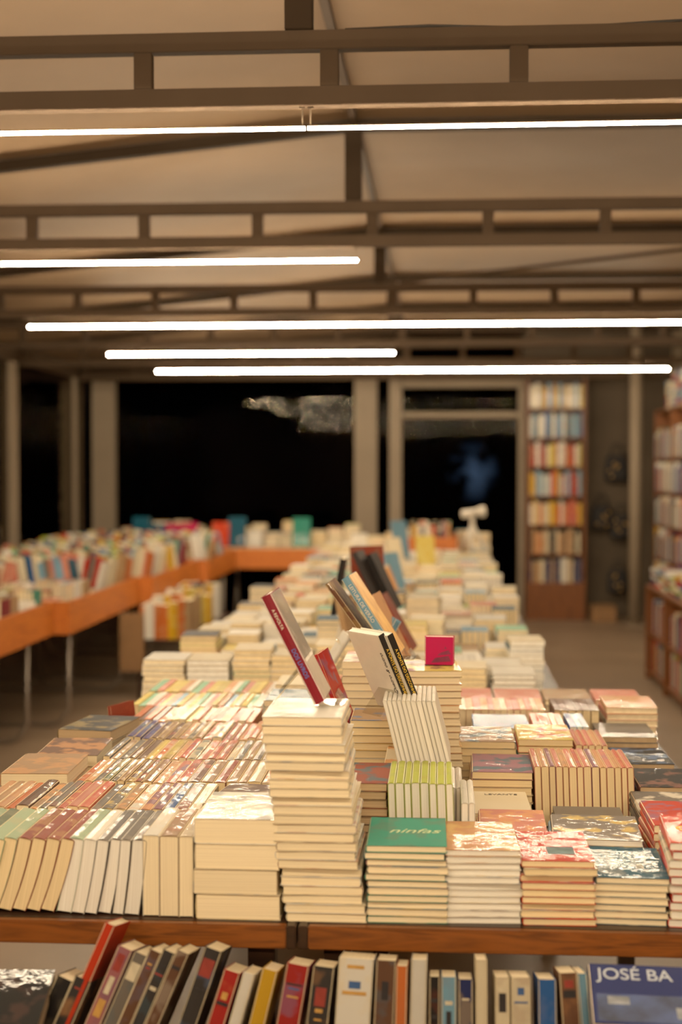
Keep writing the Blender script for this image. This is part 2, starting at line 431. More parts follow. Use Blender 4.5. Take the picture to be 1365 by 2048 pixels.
def stack(xc, y0, n, t, cols, w=.14, h=.21, z0=TZ, page='c', top=None, yaw=0, dx=0, jit=.0022, group=None, desc='', alpha=.5, topalpha=.9, flip=False, td=.85):
    z = z0; b = None
    for i in range(n):
        last = (i == n-1)
        c = cols[i % len(cols)] if not (top and last) else top
        f = 180 if (flip and (i//3) % 2) else 0
        M = T((xc + dx*i/max(1,n-1) + R.uniform(-jit,jit), y0+h/2 + R.uniform(-jit,jit), z+GAP)) @ Rm(yaw+R.uniform(-1.2,1.2)+f, 'Z')
        b = book(w, h, t, M, c, page, words(c)+' paperback in '+desc, desc, topalpha if last else alpha, mass=True, dim=1)
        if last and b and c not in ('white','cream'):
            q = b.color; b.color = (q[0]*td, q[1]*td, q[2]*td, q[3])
        z += t + GAP
    return b, z
def spines_up(x0, y0, cols, t, w=.14, h=.21, z0=TZ, page='c', lean=0, bend=0, desc='', alpha=.25, vary=False, dim=.85):
    x = x0
    for c in cols:
        tt = round(t*R.choice((.85,.95,1,1.15)), 4)
        ww = round(w*R.choice((.98,1,1,1.02)), 4) if vary else w
        piv = T((-ww/2, 0, 0)) if lean <= 0 else T((-ww/2, 0, -tt))
        xx = x if lean <= 0 else x + tt/math.cos(rad(lean))
        M = T((xx, y0+h/2+R.uniform(-.004,.004), z0+.0006)) @ Rm(lean, 'Y') @ Rm(90, 'Y') @ piv
        b = book(ww, h, tt, M, c, page if isinstance(page,str) else R.choice(page), words(c)+' spined paperback in '+desc, desc, alpha, bend, mass=True)
        if b:
            q = b.color; b.color = (q[0]*dim, q[1]*dim, q[2]*dim, q[3])
        x += tt/math.cos(rad(lean)) + .0008
    return x

# ------------------------------------------------------------------ tables
def table(x0, x1, y0, y1, z, board, top_mat, board_mat, label, grp, legs='square', lip=0.0):
    r = root('display_table', ((x0+x1)/2, (y0+y1)/2, 0), label, 'table', grp)
    part(r, 'table_top', (x0, y0, z-.02), (x1, y1, z), top_mat, .002)
    fm = M_woodX if legs == 'square' else M_woodY
    part(r, 'apron', (x0, y0-.018, z-board+lip), (x1, y0-.0005, z+lip), fm, .002)
    part(r, 'apron', (x0, y1+.0005, z-board+lip), (x1, y1+.018, z+lip), fm, .002)
    fs = M_woodD if legs == 'square' else M_woodY
    part(r, 'apron', (x0-.018, y0-.018, z-board+lip), (x0-.0005, y1+.018, z+lip), fs, .002)
    part(r, 'apron', (x1+.0005, y0-.018, z-board+lip), (x1+.018, y1+.018, z+lip), fs, .002)
    if legs == 'square':
        for x in (x0+.05, x1-.05):
            for y in (y0+.05, y1-.05):
                part(r, 'leg', (x-.025, y-.025, 0), (x+.025, y+.025, z-.02), M_woodD)
    else:
        for y in (y0+.25, y1-.25):
            pts = [(x0+.08,y,z-.02),(x0+.08,y,.12),(x0+.12,y,.03),(x0+.2,y,.012),(x1-.2,y,.012),(x1-.12,y,.03),(x1-.06,y,.12),(x1-.06,y,z-.02)]
            mobj('leg', tube_me(pts, .014, M_metal, 8), (0,0,0), r)
            mobj('brace', tube_me([((x0+x1)/2,y,.012),((x0+x1)/2,y+(.3 if y<(y0+y1)/2 else -.3),z-.02)], .008, M_metal, 8), (0,0,0), r)
    return r
table(-.975, -.275, 2.54, 4.55, TZ, .042, M_woodD, M_woodX, 'orange-brown wooden display table covered with paperbacks', 'central display tables')
table(-.235, .64, 2.54, 4.55, TZ, .042, M_woodD, M_woodX, 'orange-brown wooden display table covered with stacked paperbacks', 'central display tables')
FARY = [(4.8,6.9),(6.95,9.05),(9.1,11.2),(11.25,13.2)]
for a, b_ in FARY:
    table(-1.05, .43, a, b_, TZ, .05, M_woodD, M_woodX, 'wooden display table covered with pale paperback stacks', 'central display tables')
SIDE = [(6.3,8.36,-2.34),(8.42,10.36,-2.24),(10.42,12.4,-2.14),(12.46,14.05,-2.06)]
for a, b_, xr in SIDE:
    table(-3.5, xr, a, b_, .76, .2, M_woodD, M_woodY, 'folding table with deep orange wood sides full of books', 'side folding tables', 'fold', .05)
table(-3.4, -.8, 14.2, 15.1, .76, .2, M_woodD, M_woodY, 'table with deep orange wooden sides against the dark window', 'side folding tables', 'fold', .05)

# ------------------------------------------------------------------ front table, first row
D = 'a row standing spine up at the edge'
x = spines_up(-.952, 2.56, ['grey_green','pale_green','grey_green','pale_green'], .030, h=.225, page='y', lean=13, bend=-.016, desc=D, alpha=.12)
x = spines_up(x, 2.56, ['pale_green','rust_red','rust_red','rust_red','rust_red'], .030, h=.225, page='y', lean=11, bend=-.014, desc=D, alpha=.2)
x = spines_up(x-.002, 2.56, ['pale_green','white','grey','grey'], .024, h=.225, page='w', lean=7, bend=-.008, desc=D, alpha=.12)
while x < -.565: x = spines_up(x+.001, 2.56, ['grey'], .024, h=.225, page='w', lean=4, bend=-.006, desc=D, alpha=.12)
x = spines_up(x+.001, 2.56, ['white','tan','cream'], max(.02,(-.452-x)/3.0), page='c', lean=0, desc=D, w=.15)
D = 'a pile of four thick novels'
b, z = stack(-.367, 2.55, 4, .046, ['cream'], w=.155, h=.215, page='c', top='white', desc=D, topalpha=.5)
D = 'a tall leaning pile of cream-paged paperbacks'
b, z = stack(-.206, 2.55, 23, .0158, ['cream','white','cream'], w=.146, h=.215, page='c', top='white', dx=-.045, jit=.004, desc=D, flip=True, topalpha=.2)
ZT = z
D = 'a neat pile of green-covered paperbacks'
b, z = stack(-.058, 2.55, 11, .0125, ['green','cream','teal'], w=.146, page='c', top='green', jit=.003, desc=D, topalpha=.25, td=1.35)
top_text(b, .0125, .012, .0, 'ninfas', .042, M_tlime, 0, shear=.35)
D = 'a shrink-wrapped pile of white paperbacks'
b, z = stack(.076, 2.56, 11, .0118, ['white'], w=.136, page='w', top='peach', yaw=2, jit=.003, desc=D, topalpha=.5)
D = 'a pile of coral-covered paperbacks'
b, z = stack(.213, 2.56, 9, .0125, ['coral','cream','pink'], w=.132, page='y', top='coral', yaw=1, jit=.004, desc=D, topalpha=.12, td=.9)
top_text(b, .0125, -.02, .055, 'OS', .035, M_tcream, 0)
patch(b, 'cover_art', (.05,.05,.0004), (.01,-.035,.0127), simple('grey_teal_print',(90,110,112),.6,0,.5,30, spec=.1))
D = 'a low pile of teal-covered paperbacks'
b, z = stack(.35, 2.57, 7, .0118, ['teal','cream'], w=.132, page='c', top='teal', yaw=-2, jit=.003, desc=D, topalpha=.2, td=.9)
top_text(b, .0118, .02, -.03, 'S', .035, M_tcream, 0)
D = 'a pile of orange-red paperbacks'
b, z = stack(.488, 2.56, 10, .0148, ['coral','cream','red'], w=.135, page='w', top='coral', yaw=-3, jit=.003, desc=D, topalpha=.08, td=.95)
top_text(b, .0148, -.02, .0, 'OS', .045, M_tyellow, 0)

# second row, right half
stack(.148, 2.80, 6, .0165, ['peach','cream'], w=.135, page='c', top='pink', desc='a shrink-wrapped pile of pink paperbacks', topalpha=.7)
stack(.315, 2.80, 7, .0132, ['white','light_blue'], w=.175, h=.2, page='w', top='grey', yaw=-3, desc='a pile of wide white books', jit=.004, td=1.2)
stack(.50, 2.83, 7, .0165, ['pink','coral'], w=.15, page='c', top='coral', desc='a pile of red and pink books', topalpha=.5)
stack(-.168, 2.80, 12, .0162, ['brown','tan'], w=.13, h=.2, page='b', top='rust_red', desc='a small pile of brown paperbacks')
stack(-.028, 2.79, 4, .015, ['cream','white'], w=.14, h=.21, page='c', desc='a short base pile')
spines_up(-.097, 2.79, ['lime']*8, .0148, z0=TZ+.0625, page='w', lean=-2, desc='a block of lime-spined paperbacks', alpha=.1, dim=1)
spines_up(.0235, 3.03, ['white','white'], .012, page='w', desc='a block of upright white booklets', alpha=.1)
spines_up(.0435, 2.788, ['white']*2, .0145, page='w', w=.165, desc='a block of upright white booklets', alpha=.1)

# third row centre
stack(-.05, 3.03, 10, .0185, ['cream','tan','white'], w=.14, page='c', desc='a base pile under leaning white booklets')
spines_up(-.088, 3.03, ['white']*11, .0095, z0=TZ+.1895, page='w', lean=-14, desc='a fan of thin white booklets', alpha=.15, dim=1)
b, z = stack(.128, 3.03, 5, .017, ['cream','peach'], w=.14, page='c', top='cream', desc='a pile with a title-printed cream cover', topalpha=.05)
if b: top_text(b, .017, .012, .075, 'LEVANTE', .018, M_tblack, 0)
stack(.145, 3.27, 7, .0175, ['cream','tan'], w=.14, page='y', top='mauve', desc='a shrink-wrapped pile of grey paperbacks')
stack(.33, 3.04, 4, .014, ['dark_grey','grey'], w=.15, h=.19, page='b', top='grey', desc='a low pile of dark books')
stack(.51, 3.08, 6, .014, ['dark_grey','grey'], w=.15, h=.19, page='b', top='grey', desc='a low pile of dark books')
spines_up(.222, 3.27, ['pink','peach','mauve','pink','peach','pink','salmon','pink','mauve','peach','pink','peach','salmon','pink'], .0152, page='y', lean=-2, desc='a long block of pink-spined paperbacks')
stack(.535, 3.30, 6, .0145, ['black','dark_grey'], w=.145, page='b', top='black', desc='a pile of dark books with gold print')
# fourth row right
stack(.115, 3.53, 8, .0178, ['cream','tan'], w=.15, page='y', top='tan', desc='a shrink-wrapped pile beside the display books')
stack(.262, 3.52, 9, .0168, ['orange','cream','green','coral'], w=.135, page='y', top='pastel_yellow', desc='a pile of orange and green books')
spines_up(.337, 3.53, ['pink','salmon','pink','peach','pink'], .016, page='y', desc='a small block of pink-spined paperbacks')
stack(.505, 3.55, 6, .0148, ['dark_grey','tan'], w=.15, page='b', top='black', desc='a pile of dark covered books')
# fifth row right (joins the distant mass)
stack(.165, 3.78, 8, .0165, ['cream','peach'], w=.15, page='c', top='blue')
spines_up(.25, 3.78, ['salmon','salmon','pink','peach','pink'], .016, page='y')
spines_up(.345, 3.78, ['blue','light_blue','blue'], .016, page='w')
stack(.505, 3.80, 7, .0155, ['tan','grey'], w=.15, page='b', top='grey')
spines_up(.02, 4.04, ['peach','pink','cream','peach','pink','peach'], .018, page='c')
spines_up(.14, 4.04, ['pink','peach','cream','pink','salmon','peach','pink','cream','peach'], .018, page='c')
spines_up(.325, 4.04, ['brown']*6, .020, page='y')
stack(.545, 4.06, 8, .018, ['pink','cream'], w=.145, page='c', top='peach')
for xx in (.09, .24, .39, .54):
    stack(xx, 4.30, 7, .018, ['cream','peach','white'], w=.14, page='c', top=R.choice(['pink','tan','light_blue','cream']))

# centre pile with yellow cover + pink book
b, z = stack(-.028, 3.435, 20, .0163, ['cream','tan','peach'], w=.146, page='c', top='pastel_yellow', yaw=4, jit=.004, desc='a high pile topped by a yellow cover', topalpha=1)
ZC = z
M = T((.000, 3.545, ZC+.001)) @ Rm(-6,'Z') @ Rm(90,'X') @ T((0, .036, -.014))
b = book(.072, .070, .028, M, 'magenta', 'w', 'small magenta book standing upright on a high pile', None, .0)
M_mag = simple('dark_magenta_print', (110,14,60), .5, 0, .3, 60)
bmz = bmesh.new()
for (x0,y0,x1,y1) in ((-.02,-.03,.03,-.012),(-.005,-.012,.03,.002),(.005,.002,.02,.012)):
    vs = [bmz.verts.new((x0,y0,0)), bmz.verts.new((x1,y0+.004,0)), bmz.verts.new((x1-.006,y1,0)), bmz.verts.new((x0+.01,y1-.006,0))]
    bmz.faces.new(vs)
o = bpy.data.objects.new('cover_art', finish(bmz, 'cover_art', M_mag)); COL.objects.link(o); o.parent = b; o.location = (0,0,.0284)
stack(-.145, 3.24, 14, .0172, ['cream','yellow','white'], w=.12, h=.17, page='y', top='tan', desc='a pile supporting displayed books')
b, ZB = stack(-.175, 3.5, 19, .0178, ['cream','tan','white'], w=.13, page='c', top='cream', desc='a pile supporting displayed books')
stack(-.27, 3.27, 11, .018, ['cream','green'], w=.12, page='c', top='grey', desc='a pile behind the tall leaning pile')
stack(-.41, 3.86, 10, .0185, ['cream','tan'], w=.14, page='c', top='teal')
stack(-.25, 3.82, 12, .0185, ['cream','brown'], w=.14, page='c', top='rust_red')
stack(-.09, 3.72, 15, .0185, ['cream','white'], w=.14, page='c', top='light_blue')
stack(-.09, 4.0, 11, .0185, ['cream','white'], w=.14, page='c', top='pink')
for xx in (-.43, -.27, -.11):
    stack(xx, 4.3, 9, .018, ['cream','peach','white'], w=.14, page='c', top=R.choice(['pink','tan','light_blue','cream']))

# left half rows of spine-up books
def rowfill(x0, xe, y0, seq, t, lean, desc, alpha=.35, page=('c','y','y')):
    x = x0; i = 0; k = 0
    while x + t*1.2 < xe:
        if k == 0:
            k = R.choice((2,3,4,5)); pg = R.choice(page); al = R.choice((.1,.4,.7)); tk = t*R.choice((.85,1,1.15))
            yo = R.uniform(-.003,.003)
        x = spines_up(x, y0+yo, [seq[i % len(seq)]], tk, h=.232, page=pg, lean=lean, desc=desc, alpha=al, vary=True); i += 1; k -= 1
    return x
rowfill(-.945, -.475, 2.80, ['peach','tan','peach','orange','brown','tan','grey','grey','salmon','pink','salmon','grey','grey','tan','white','mauve','mauve','blue','grey','cream'], .0235, 2, 'the second row standing spine up')
stack(-.405, 2.83, 3, .048, ['cream'], w=.125, h=.19, page='c', top='brown', yaw=-9, desc='a short pile of thick cream novels', topalpha=.3)
rowfill(-.80, -.35, 3.05, ['orange','peach','grey','grey_green','grey','tan','brown','brown','tan','peach','pink','salmon','brown','tan','rust_red','tan','tan','cream'], .022, 1.5, 'the third row standing spine up')
rowfill(-.80, -.375, 3.30, ['grey','tan','grey','brown','brown','pastel_yellow','orange','pastel_yellow','peach','salmon','cream','pink','salmon','pink','cream'], .022, 1.5, 'the fourth row standing spine up')
stack(-.895, 3.06, 5, .03, ['tan','cream'], w=.15, h=.22, page='c', top='tan', yaw=2, desc='a pile of thick brown-paged books', topalpha=.4)
stack(-.895, 3.31, 5, .028, ['tan','cream'], w=.15, h=.22, page='c', top='brown', yaw=3, desc='a pile of thick brown-paged books', topalpha=.5)
rowfill(-.80, -.35, 3.55, ['purple','purple','purple','brown','tan','brown','tan','peach','grey','tan','salmon','cream','rust_red','rust_red','pink','pink','peach','cream'], .0215, 1.5, 'the fifth row standing spine up')
stack(-.895, 3.58, 5, .03, ['tan','cream'], w=.145, h=.22, page='b', top='black', yaw=-8, desc='a pile of large brown-paged books', topalpha=.3)
rowfill(-.84, -.49, 3.80, ['orange','brown','orange','brown','orange','peach','pastel_yellow','cream','pastel_yellow','pink','cream','salmon','pink','peach','salmon','tan'], .021, 1, '')
rowfill(-.89, -.49, 4.05, ['pastel_yellow','mint','white','pink','pastel_yellow','peach','light_blue','pastel_yellow','cream'], .0195, 0, '')
rowfill(-.89, -.5, 4.30, ['mint','pink','pastel_yellow','pastel_yellow','peach','white'], .0195, 0, '')

# ------------------------------------------------------------------ displayed (leaning) books on clear stands
def stand_me():
    bm = bmesh.new()
    P = [(.035,.024),(.050,.003),(-.004,.002),(-.052,.118)]
    P2 = [(-.03,.068),(-.085,.002)]
    for poly in (P, P2):
        off = .0022; rows = []
        for x, z in poly:
            rows.append([bm.verts.new((x+dx, y, z+dz)) for y in (-.035,.035) for dx, dz in ((0,0),(off,off*.6))])
        for i in range(len(rows)-1):
            a, c = rows[i], rows[i+1]
            bm.faces.new((a[0],a[2],c[2],c[0])); bm.faces.new((a[1],c[1],c[3],a[3]))
            bm.faces.new((a[0],c[0],c[1],a[1])); bm.faces.new((a[2],a[3],c[3],c[2]))
        bm.faces.new((rows[0][0],rows[0][1],rows[0][3],rows[0][2])); bm.faces.new((rows[-1][0],rows[-1][2],rows[-1][3],rows[-1][1]))
    return finish(bm, 'book_stand', M_acr)
SM = stand_me()
def estand(X, Y, Z, yaw, label='clear acrylic easel holding a tilted book'):
    s = bpy.data.objects.new('book_stand', SM); COL.objects.link(s)
    s.matrix_world = T((X, Y, Z+.0005)) @ Rm(yaw,'Z')
    return tag(s, label, 'book stand', 'clear book stands')
def display(X, Y, Z, w, h, t, lean, yaw, col, page, label, alpha=.4, stand=True, dim=1.0):
    M = T((X, Y, Z+.008)) @ Rm(yaw,'Z') @ Rm(-lean,'Y') @ STAND @ T((0, h/2, 0))
    b = book(w, h, t, M, col, page, label, 'displayed upright books', alpha, dim=dim)
    if stand: estand(X, Y, Z, yaw)
    return b
b = display(-.232, 2.70, ZT, .135, .225, .022, 27, 0, 'burgundy', 'w', 'burgundy spined book with pale cover on a clear stand', .05, dim=1.2)
spine_text(b, .135, .022, .062, 'A REVOLTA', .008, M_tcream); spine_text(b, .135, .022, -.03, 'DOS LIVROS', .011, M_tblue)
patch(b, 'front_cover', (.131,.221,.0006), (0, 0, .0224), simple('pale_front_cover',(204,192,176),.2,0,.25,22,.1,(1,1,1),.9), 'pale glossy front cover')
zd = TZ+14*(.0172+GAP)
M_blk = simple('black_spine_print',(18,16,18),.4,0,.2,40)
M_wc = simple('white_glossy_cover',(236,228,214),.3,0,.04,30,.05,(1,1,1),.6)
for i in (0, 1):
    b = display(-.084-.0195*i, 3.18, zd+.03, .12, .195, .016, 26, 38, 'white', 'w', 'white glossy book with black spine and yellow lettering', 0, i == 0, 1.1)
    patch(b, 'spine_band', (.0006,.193,.0158), (-.060-.0011, 0, .008), M_blk, 'black spine')
    spine_text(b, .12, .016, -.01, 'A PONTE DO DESCONHECIDO', .0100, M_tyellow)
    patch(b, 'back_cover', (.118,.191,.0004), (0, 0, -.0003), M_wc, 'white glossy back cover')
    if i == 1:
        m = Matrix(((0,1,0,-.044),(1,0,0,.0),(0,0,-1,-.001),(0,0,0,1)))
        text(b, 'Quatro & outro', .016, M_tblack, m, shear=.3)
b = display(-.112, 3.56, ZB, .14, .232, .022, 33, -4, 'light_blue', 'c', 'blue spined novel tilted on a clear stand', .0, dim=.95)
spine_text(b, .14, .022, .04, 'LEITURA DE VERÃO', .0125, M_tcream); spine_text(b, .14, .022, -.07, 'EMILY HENRY', .011, M_tcream)
patch(b, 'front_cover', (.138,.23,.0006), (0,0,.0224), simple('orange_cover',(246,176,86),.4,0,.35,18,.05,(1,1,1),.3), 'orange and yellow front cover')
display(-.150, 3.57, ZB, .135, .225, .014, 36, -2, 'brown', 'c', 'dark brown spined novel tilted behind another', .2, False)
display(-.10, 3.86, TZ+.29, .135, .20, .02, 27, -6, 'peach', 'c', 'peach covered novel tilted on a clear stand', .7)
display(-.215, 3.33, TZ+.205, .13, .19, .012, 22, -6, 'red', 'c', 'red covered novel tilted on a clear stand', .5)
display(-.23, 3.9, TZ+.235, .135, .2, .018, -30, 12, 'light_blue', 'w', 'pale blue covered novel leaning on a clear stand', .5)
display(-.36, 3.92, TZ+.2, .13, .19, .012, -32, 10, 'white', 'w', 'slim white book leaning on a clear stand', .3)
display(-.875, 3.90, TZ+.001, .12, .16, .012, 8, -20, 'rust_red', 'c', 'slim red book standing upright at the table side', .2, False)

# ------------------------------------------------------------------ front low rack with upright books
SH = .545
rk = root('low_bookshelf', (0, 2.33, 0), 'low dark wooden rack holding upright books before the table', 'bookshelf')
part(rk, 'shelf', (-1.35, 2.10, SH-.022), (1.35, 2.507, SH-.002), M_woodD)
part(rk, 'front_rail', (-1.35, 2.08, SH-.07), (1.35, 2.10, SH+.04), M_woodX)
for xx in (-1.37, 1.35): part(rk, 'side_panel', (xx, 2.08, 0), (xx+.02, 2.50, SH+.08), M_woodD)
part(rk, 'plinth', (-1.35, 2.12, 0), (1.35, 2.14, .1), M_woodD)
bandm = [simple('band_%s' % n, c_, .5, 0, .15, 50, spec=.2) for n, c_ in (('cream',(180,168,142)),('gold',(170,126,60)),('dark',(30,26,28)),('red',(120,40,32)),('blue',(44,74,120)))]
rack = [
 (112,.03,.20,'black',22,.1),(150,.03,.20,'dark_grey',22,.6),
 (200,.018,.295,'coral',22,.0),(235,.026,.255,'mauve',22,.6),(268,.024,.245,'grey',22,.5),
 (298,.022,.25,'brown',22,.4),(326,.022,.25,'dark_grey',22,.5),(355,.022,.25,'brown',22,.4),(418,.03,.25,'dark_grey',18,.8),
 (458,.028,.21,'red',16,.3),(493,.020,.205,'white',15,.1),(536,.026,.21,'yellow',13,.1),(593,.038,.217,'red',9,.7),
 (646,.036,.212,'dark_grey',6,.3),(712,.058,.225,'white',3,.6),(773,.033,.222,'brown',2,.8),(805,.019,.213,'orange',1,.1),
 (840,.026,.224,'white',1,.1),(871,.018,.203,'black',0,.2),(900,.025,.203,'light_blue',0,.4),(934,.024,.20,'navy',0,.5),
 (966,.019,.232,'cream',0,.05),(1008,.024,.205,'cream',0,.4),(1045,.032,.205,'cream',0,.7),(1098,.03,.203,'blue',0,.1),
 (1140,.030,.208,'brown',-3,.2),(1168,.016,.208,'light_blue',-4,.1)]
for px, t, h, c, ln, al in rack:
    xt = (px-880)/1212
    M = T((xt-h*math.sin(rad(ln))-t/2, 2.355, SH if ln==0 else SH+.006)) @ Rm(-14,'X') @ Rm(ln,'Y') @ STAND @ T((.02, h/2, 0))
    b = book(.13, h, t, M, c, 'c', words(c)+' spined book standing upright in the low rack', 'books in the low rack', al*.4, dim=.7)  # dim puts the foreground shade into cover and page colours
    if al > .15:
        yy = h/2 - R.uniform(.01,.04)
        for q in range(R.choice((1,2,3))):
            hh = R.choice((.003,.006,.012,.03)); yy -= hh/2
            if yy < -h*.1: break
            patch(b, 'spine_band', (.0005, hh, t*R.choice((.35,.5,.7))), (-.065-.0013, yy, t/2), R.choice(bandm)); yy -= hh/2 + R.choice((.004,.01,.02))
M = T((.378, 2.33, .742)) @ Rm(-3,'Z') @ Rm(13,'X') @ T((0,0,-.03))
b = book(.26, .17, .03, M, 'navy', 'c', 'large blue book with big pale title lying back', 'books in the low rack', .0, dim=1.1)
top_text(b, .03, -.116, .054, 'JOSÉ BA', .046, M_tpale, 0, 'LEFT', .76, .0002)
M_ja = simple('blue_cover_art',(40,56,96),.4,0,.8,14, spec=.15); M_jb = simple('pale_cover_art',(120,124,130),.5,0,.6,22, spec=.15)
patch(b, 'cover_art', (.24,.075,.0004), (.0,-.04,.0301), M_ja)
patch(b, 'cover_art', (.035,.022,.0005), (-.085,-.02,.0303), M_jb)
patch(b, 'cover_art', (.05,.03,.0005), (.03,-.05,.0303), M_jb)
M = T((-.775, 2.30, .715)) @ Rm(4,'Z') @ Rm(16,'X') @ T((0,0,-.03))
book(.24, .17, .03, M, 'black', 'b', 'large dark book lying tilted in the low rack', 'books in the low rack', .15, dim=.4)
for k_ in range(5):
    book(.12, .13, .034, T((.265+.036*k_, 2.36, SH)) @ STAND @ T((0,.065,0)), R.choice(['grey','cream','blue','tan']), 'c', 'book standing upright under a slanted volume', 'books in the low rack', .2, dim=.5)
for k_ in range(6):
    hh = .12
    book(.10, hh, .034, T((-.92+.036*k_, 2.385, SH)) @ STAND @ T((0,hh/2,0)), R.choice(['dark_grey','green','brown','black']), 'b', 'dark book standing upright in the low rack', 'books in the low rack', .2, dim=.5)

# ------------------------------------------------------------------ distant stacks
PALE = ['cream','cream','white','white','peach','tan','pink','light_blue','pastel_yellow','cream','mint','grey','coral','teal']
MIX = ['coral','blue','green','yellow','cream','white','navy','red','mauve','teal','orange','light_blue','pink','tan','black','lime','burgundy','cream','white','grey']
def fstack(x, y0, H, pal, w=.14, h=.21, z0=TZ, t=.026, page=None):
    z = z0; pg = page or R.choice('ccwy'); yaw = R.uniform(-4,4)
    while z < z0+H:
        fbook(T((x+R.uniform(-.003,.003), y0+h/2, z)) @ Rm(yaw+R.uniform(-1.5,1.5),'Z'), w, h, t, R.choice(pal), pg); z += t+.0004
def fspines(x0, x1, y0, pal, t=.022, w=.14, h=.21, z0=TZ, page='c'):
    x = x0
    while x + t < x1:
        fbook(T((x, y0+h/2, z0)) @ Rm(90,'Y') @ T((-w/2,0,0)), w, h, t, R.choice(pal), page); x += t+.001
y = 4.83; row = 0
while y < 12.9:
    x = -1.03
    while x < .42:
        w = R.choice((.135,.14,.15))
        if x+w > .44: break
        ctr = -.42 < x+w/2 < -.02
        H = R.uniform(.06,.17)
        if row == 0 and x < -.35: H = R.uniform(.15,.21)
        if ctr and 5.2 < y < 6.3: H = R.uniform(.22,.30)
        if y > 8: H = R.uniform(.05,.14)
        if y > 12.1 and -.38 < x < .16: x += w; continue
        yy = y + R.uniform(-.01,.01)
        if R.random() < .28 and not (row == 0 and x < -.4):
            fspines(x, x+w, yy, [R.choice(PALE)], page=R.choice('cwy'), h=.2)
        else:
            pal = ['cream','white',R.choice(PALE)] if R.random() < .8 else [R.choice(MIX), R.choice(MIX), 'dark_grey']
            fstack(x+w/2, yy, H, pal, w=w-.006, h=.2, t=.018 if y < 6.5 else .026)
        x += w+R.choice((.003,.003,.012))
    y += .235; row += 1
def fdisplay(X, Y, Z, h, lean, yaw, col, t=.02):
    fbook(T((X,Y,Z)) @ Rm(yaw,'Z') @ Rm(-lean,'Y') @ STAND @ T((0,h/2,0)), .14, h, t, col)
for a in [(-.40,5.25,1.07,.21,-10,0,'black'),(-.22,5.35,1.08,.23,26,-8,'dark_grey'),(-.17,5.4,1.07,.23,26,-8,'black'),(-.28,5.6,1.08,.22,8,-60,'rust_red'),
          (-.10,4.95,.97,.22,30,-5,'rust_red'),(-.30,5.0,.96,.2,14,-20,'tan'),(-.33,6.6,.93,.2,20,-10,'cream'),(-.2,7.3,.9,.22,22,0,'peach'),
          (-.38,5.05,.95,.2,-14,5,'white'),(-.25,8.3,.9,.22,15,-30,'light_blue'),(-.28,9.5,.9,.25,15,-40,'cream'),
          (-.3,11.2,.9,.3,10,-50,'light_blue'),(-.1,10.4,.9,.22,12,-70,'pastel_yellow')]:
    fdisplay(*a)
# side tables: rows of upright books with spines toward the shop entrance
for (a, b_, xr) in SIDE:
    y = a + .02
    while y < b_-.18:
        low = a < 7
        x = -3.46
        ln = R.choice((-12,-8,8,12))
        while x < xr-.06:
            if low or (a < 9 and y < 9.2 and x > -2.75):
                if R.random() < .5:
                    fspines(x, min(x+.16, xr-.01), y, MIX+PALE, z0=.761, w=.13, h=.18); x += .17
                else:
                    if x+.14 < xr: fstack(x+.07, y, R.uniform(.03,.10), PALE+MIX, z0=.761, h=.18, w=.13)
                    x += .15
            else:
                t = R.uniform(.018,.042); h = R.uniform(.19,.25)
                if R.random() < .05: ln = R.choice((-12,-8,8,12)); x += .045
                fbook(T((x, y+.09, .775)) @ Rm(-8,'X') @ Rm(ln,'Y') @ STAND @ T((0,h/2,0)), .14, h, t, R.choice(MIX+PALE+PALE+['cream','white','tan','cream']))
                x += t/math.cos(rad(ln))+.002
        y += .2 if low else .24
# back cross table
x = -3.3
while x < -.9:
    if R.random() < .45:
        h = R.uniform(.24,.34); fbook(T((x+.08,14.36,.81)) @ Rm(-14,'X') @ Rm(90,'X') @ T((0,h/2,0)), .18, h, .03, R.choice(['coral','green','teal','light_blue','red','white','mint','magenta']))
    for yy in (14.55, 14.82): fstack(x+.08, yy, R.uniform(.12,.3), MIX+PALE, w=.15, t=.03, z0=.761)
    fstack(x+.08, 14.22, R.uniform(.03,.06), MIX+PALE, w=.15, t=.03, z0=.761, h=.13)
    x += .165
for x in [-.9+.16*i for i in range(9)]:
    if not (-.4 < x < .2): fstack(x, 12.95, R.uniform(.12,.26), MIX+PALE, w=.15, t=.03)
# crate with orange sides at the far end
cr = root('book_crate', (-.1, 12.55, TZ), 'open orange wooden crate standing on the table among books', 'crate')
part(cr, 'crate_floor', (-.33,12.22,TZ+.001), (.13,12.9,TZ+.015), M_woodY)
part(cr, 'side_panel', (-.33,12.2,TZ+.001), (.13,12.22,TZ+.24), M_woodY); part(cr, 'side_panel', (-.33,12.9,TZ+.001), (.13,12.92,TZ+.24), M_woodY)
part(cr, 'side_panel', (-.35,12.2,TZ+.001), (-.33,12.92,TZ+.24), M_woodY); part(cr, 'side_panel', (.13,12.2,TZ+.001), (.15,12.92,TZ+.24), M_woodY)
for yy in (12.25, 12.6):
    x = -.32
    while x < .09:
        t = R.uniform(.02,.04); h = R.uniform(.28,.36)
        fbook(T((x,yy+.1,TZ+.017)) @ STAND @ T((0,h/2,0)), .16, h, t, R.choice(MIX+PALE)); x += t+.002
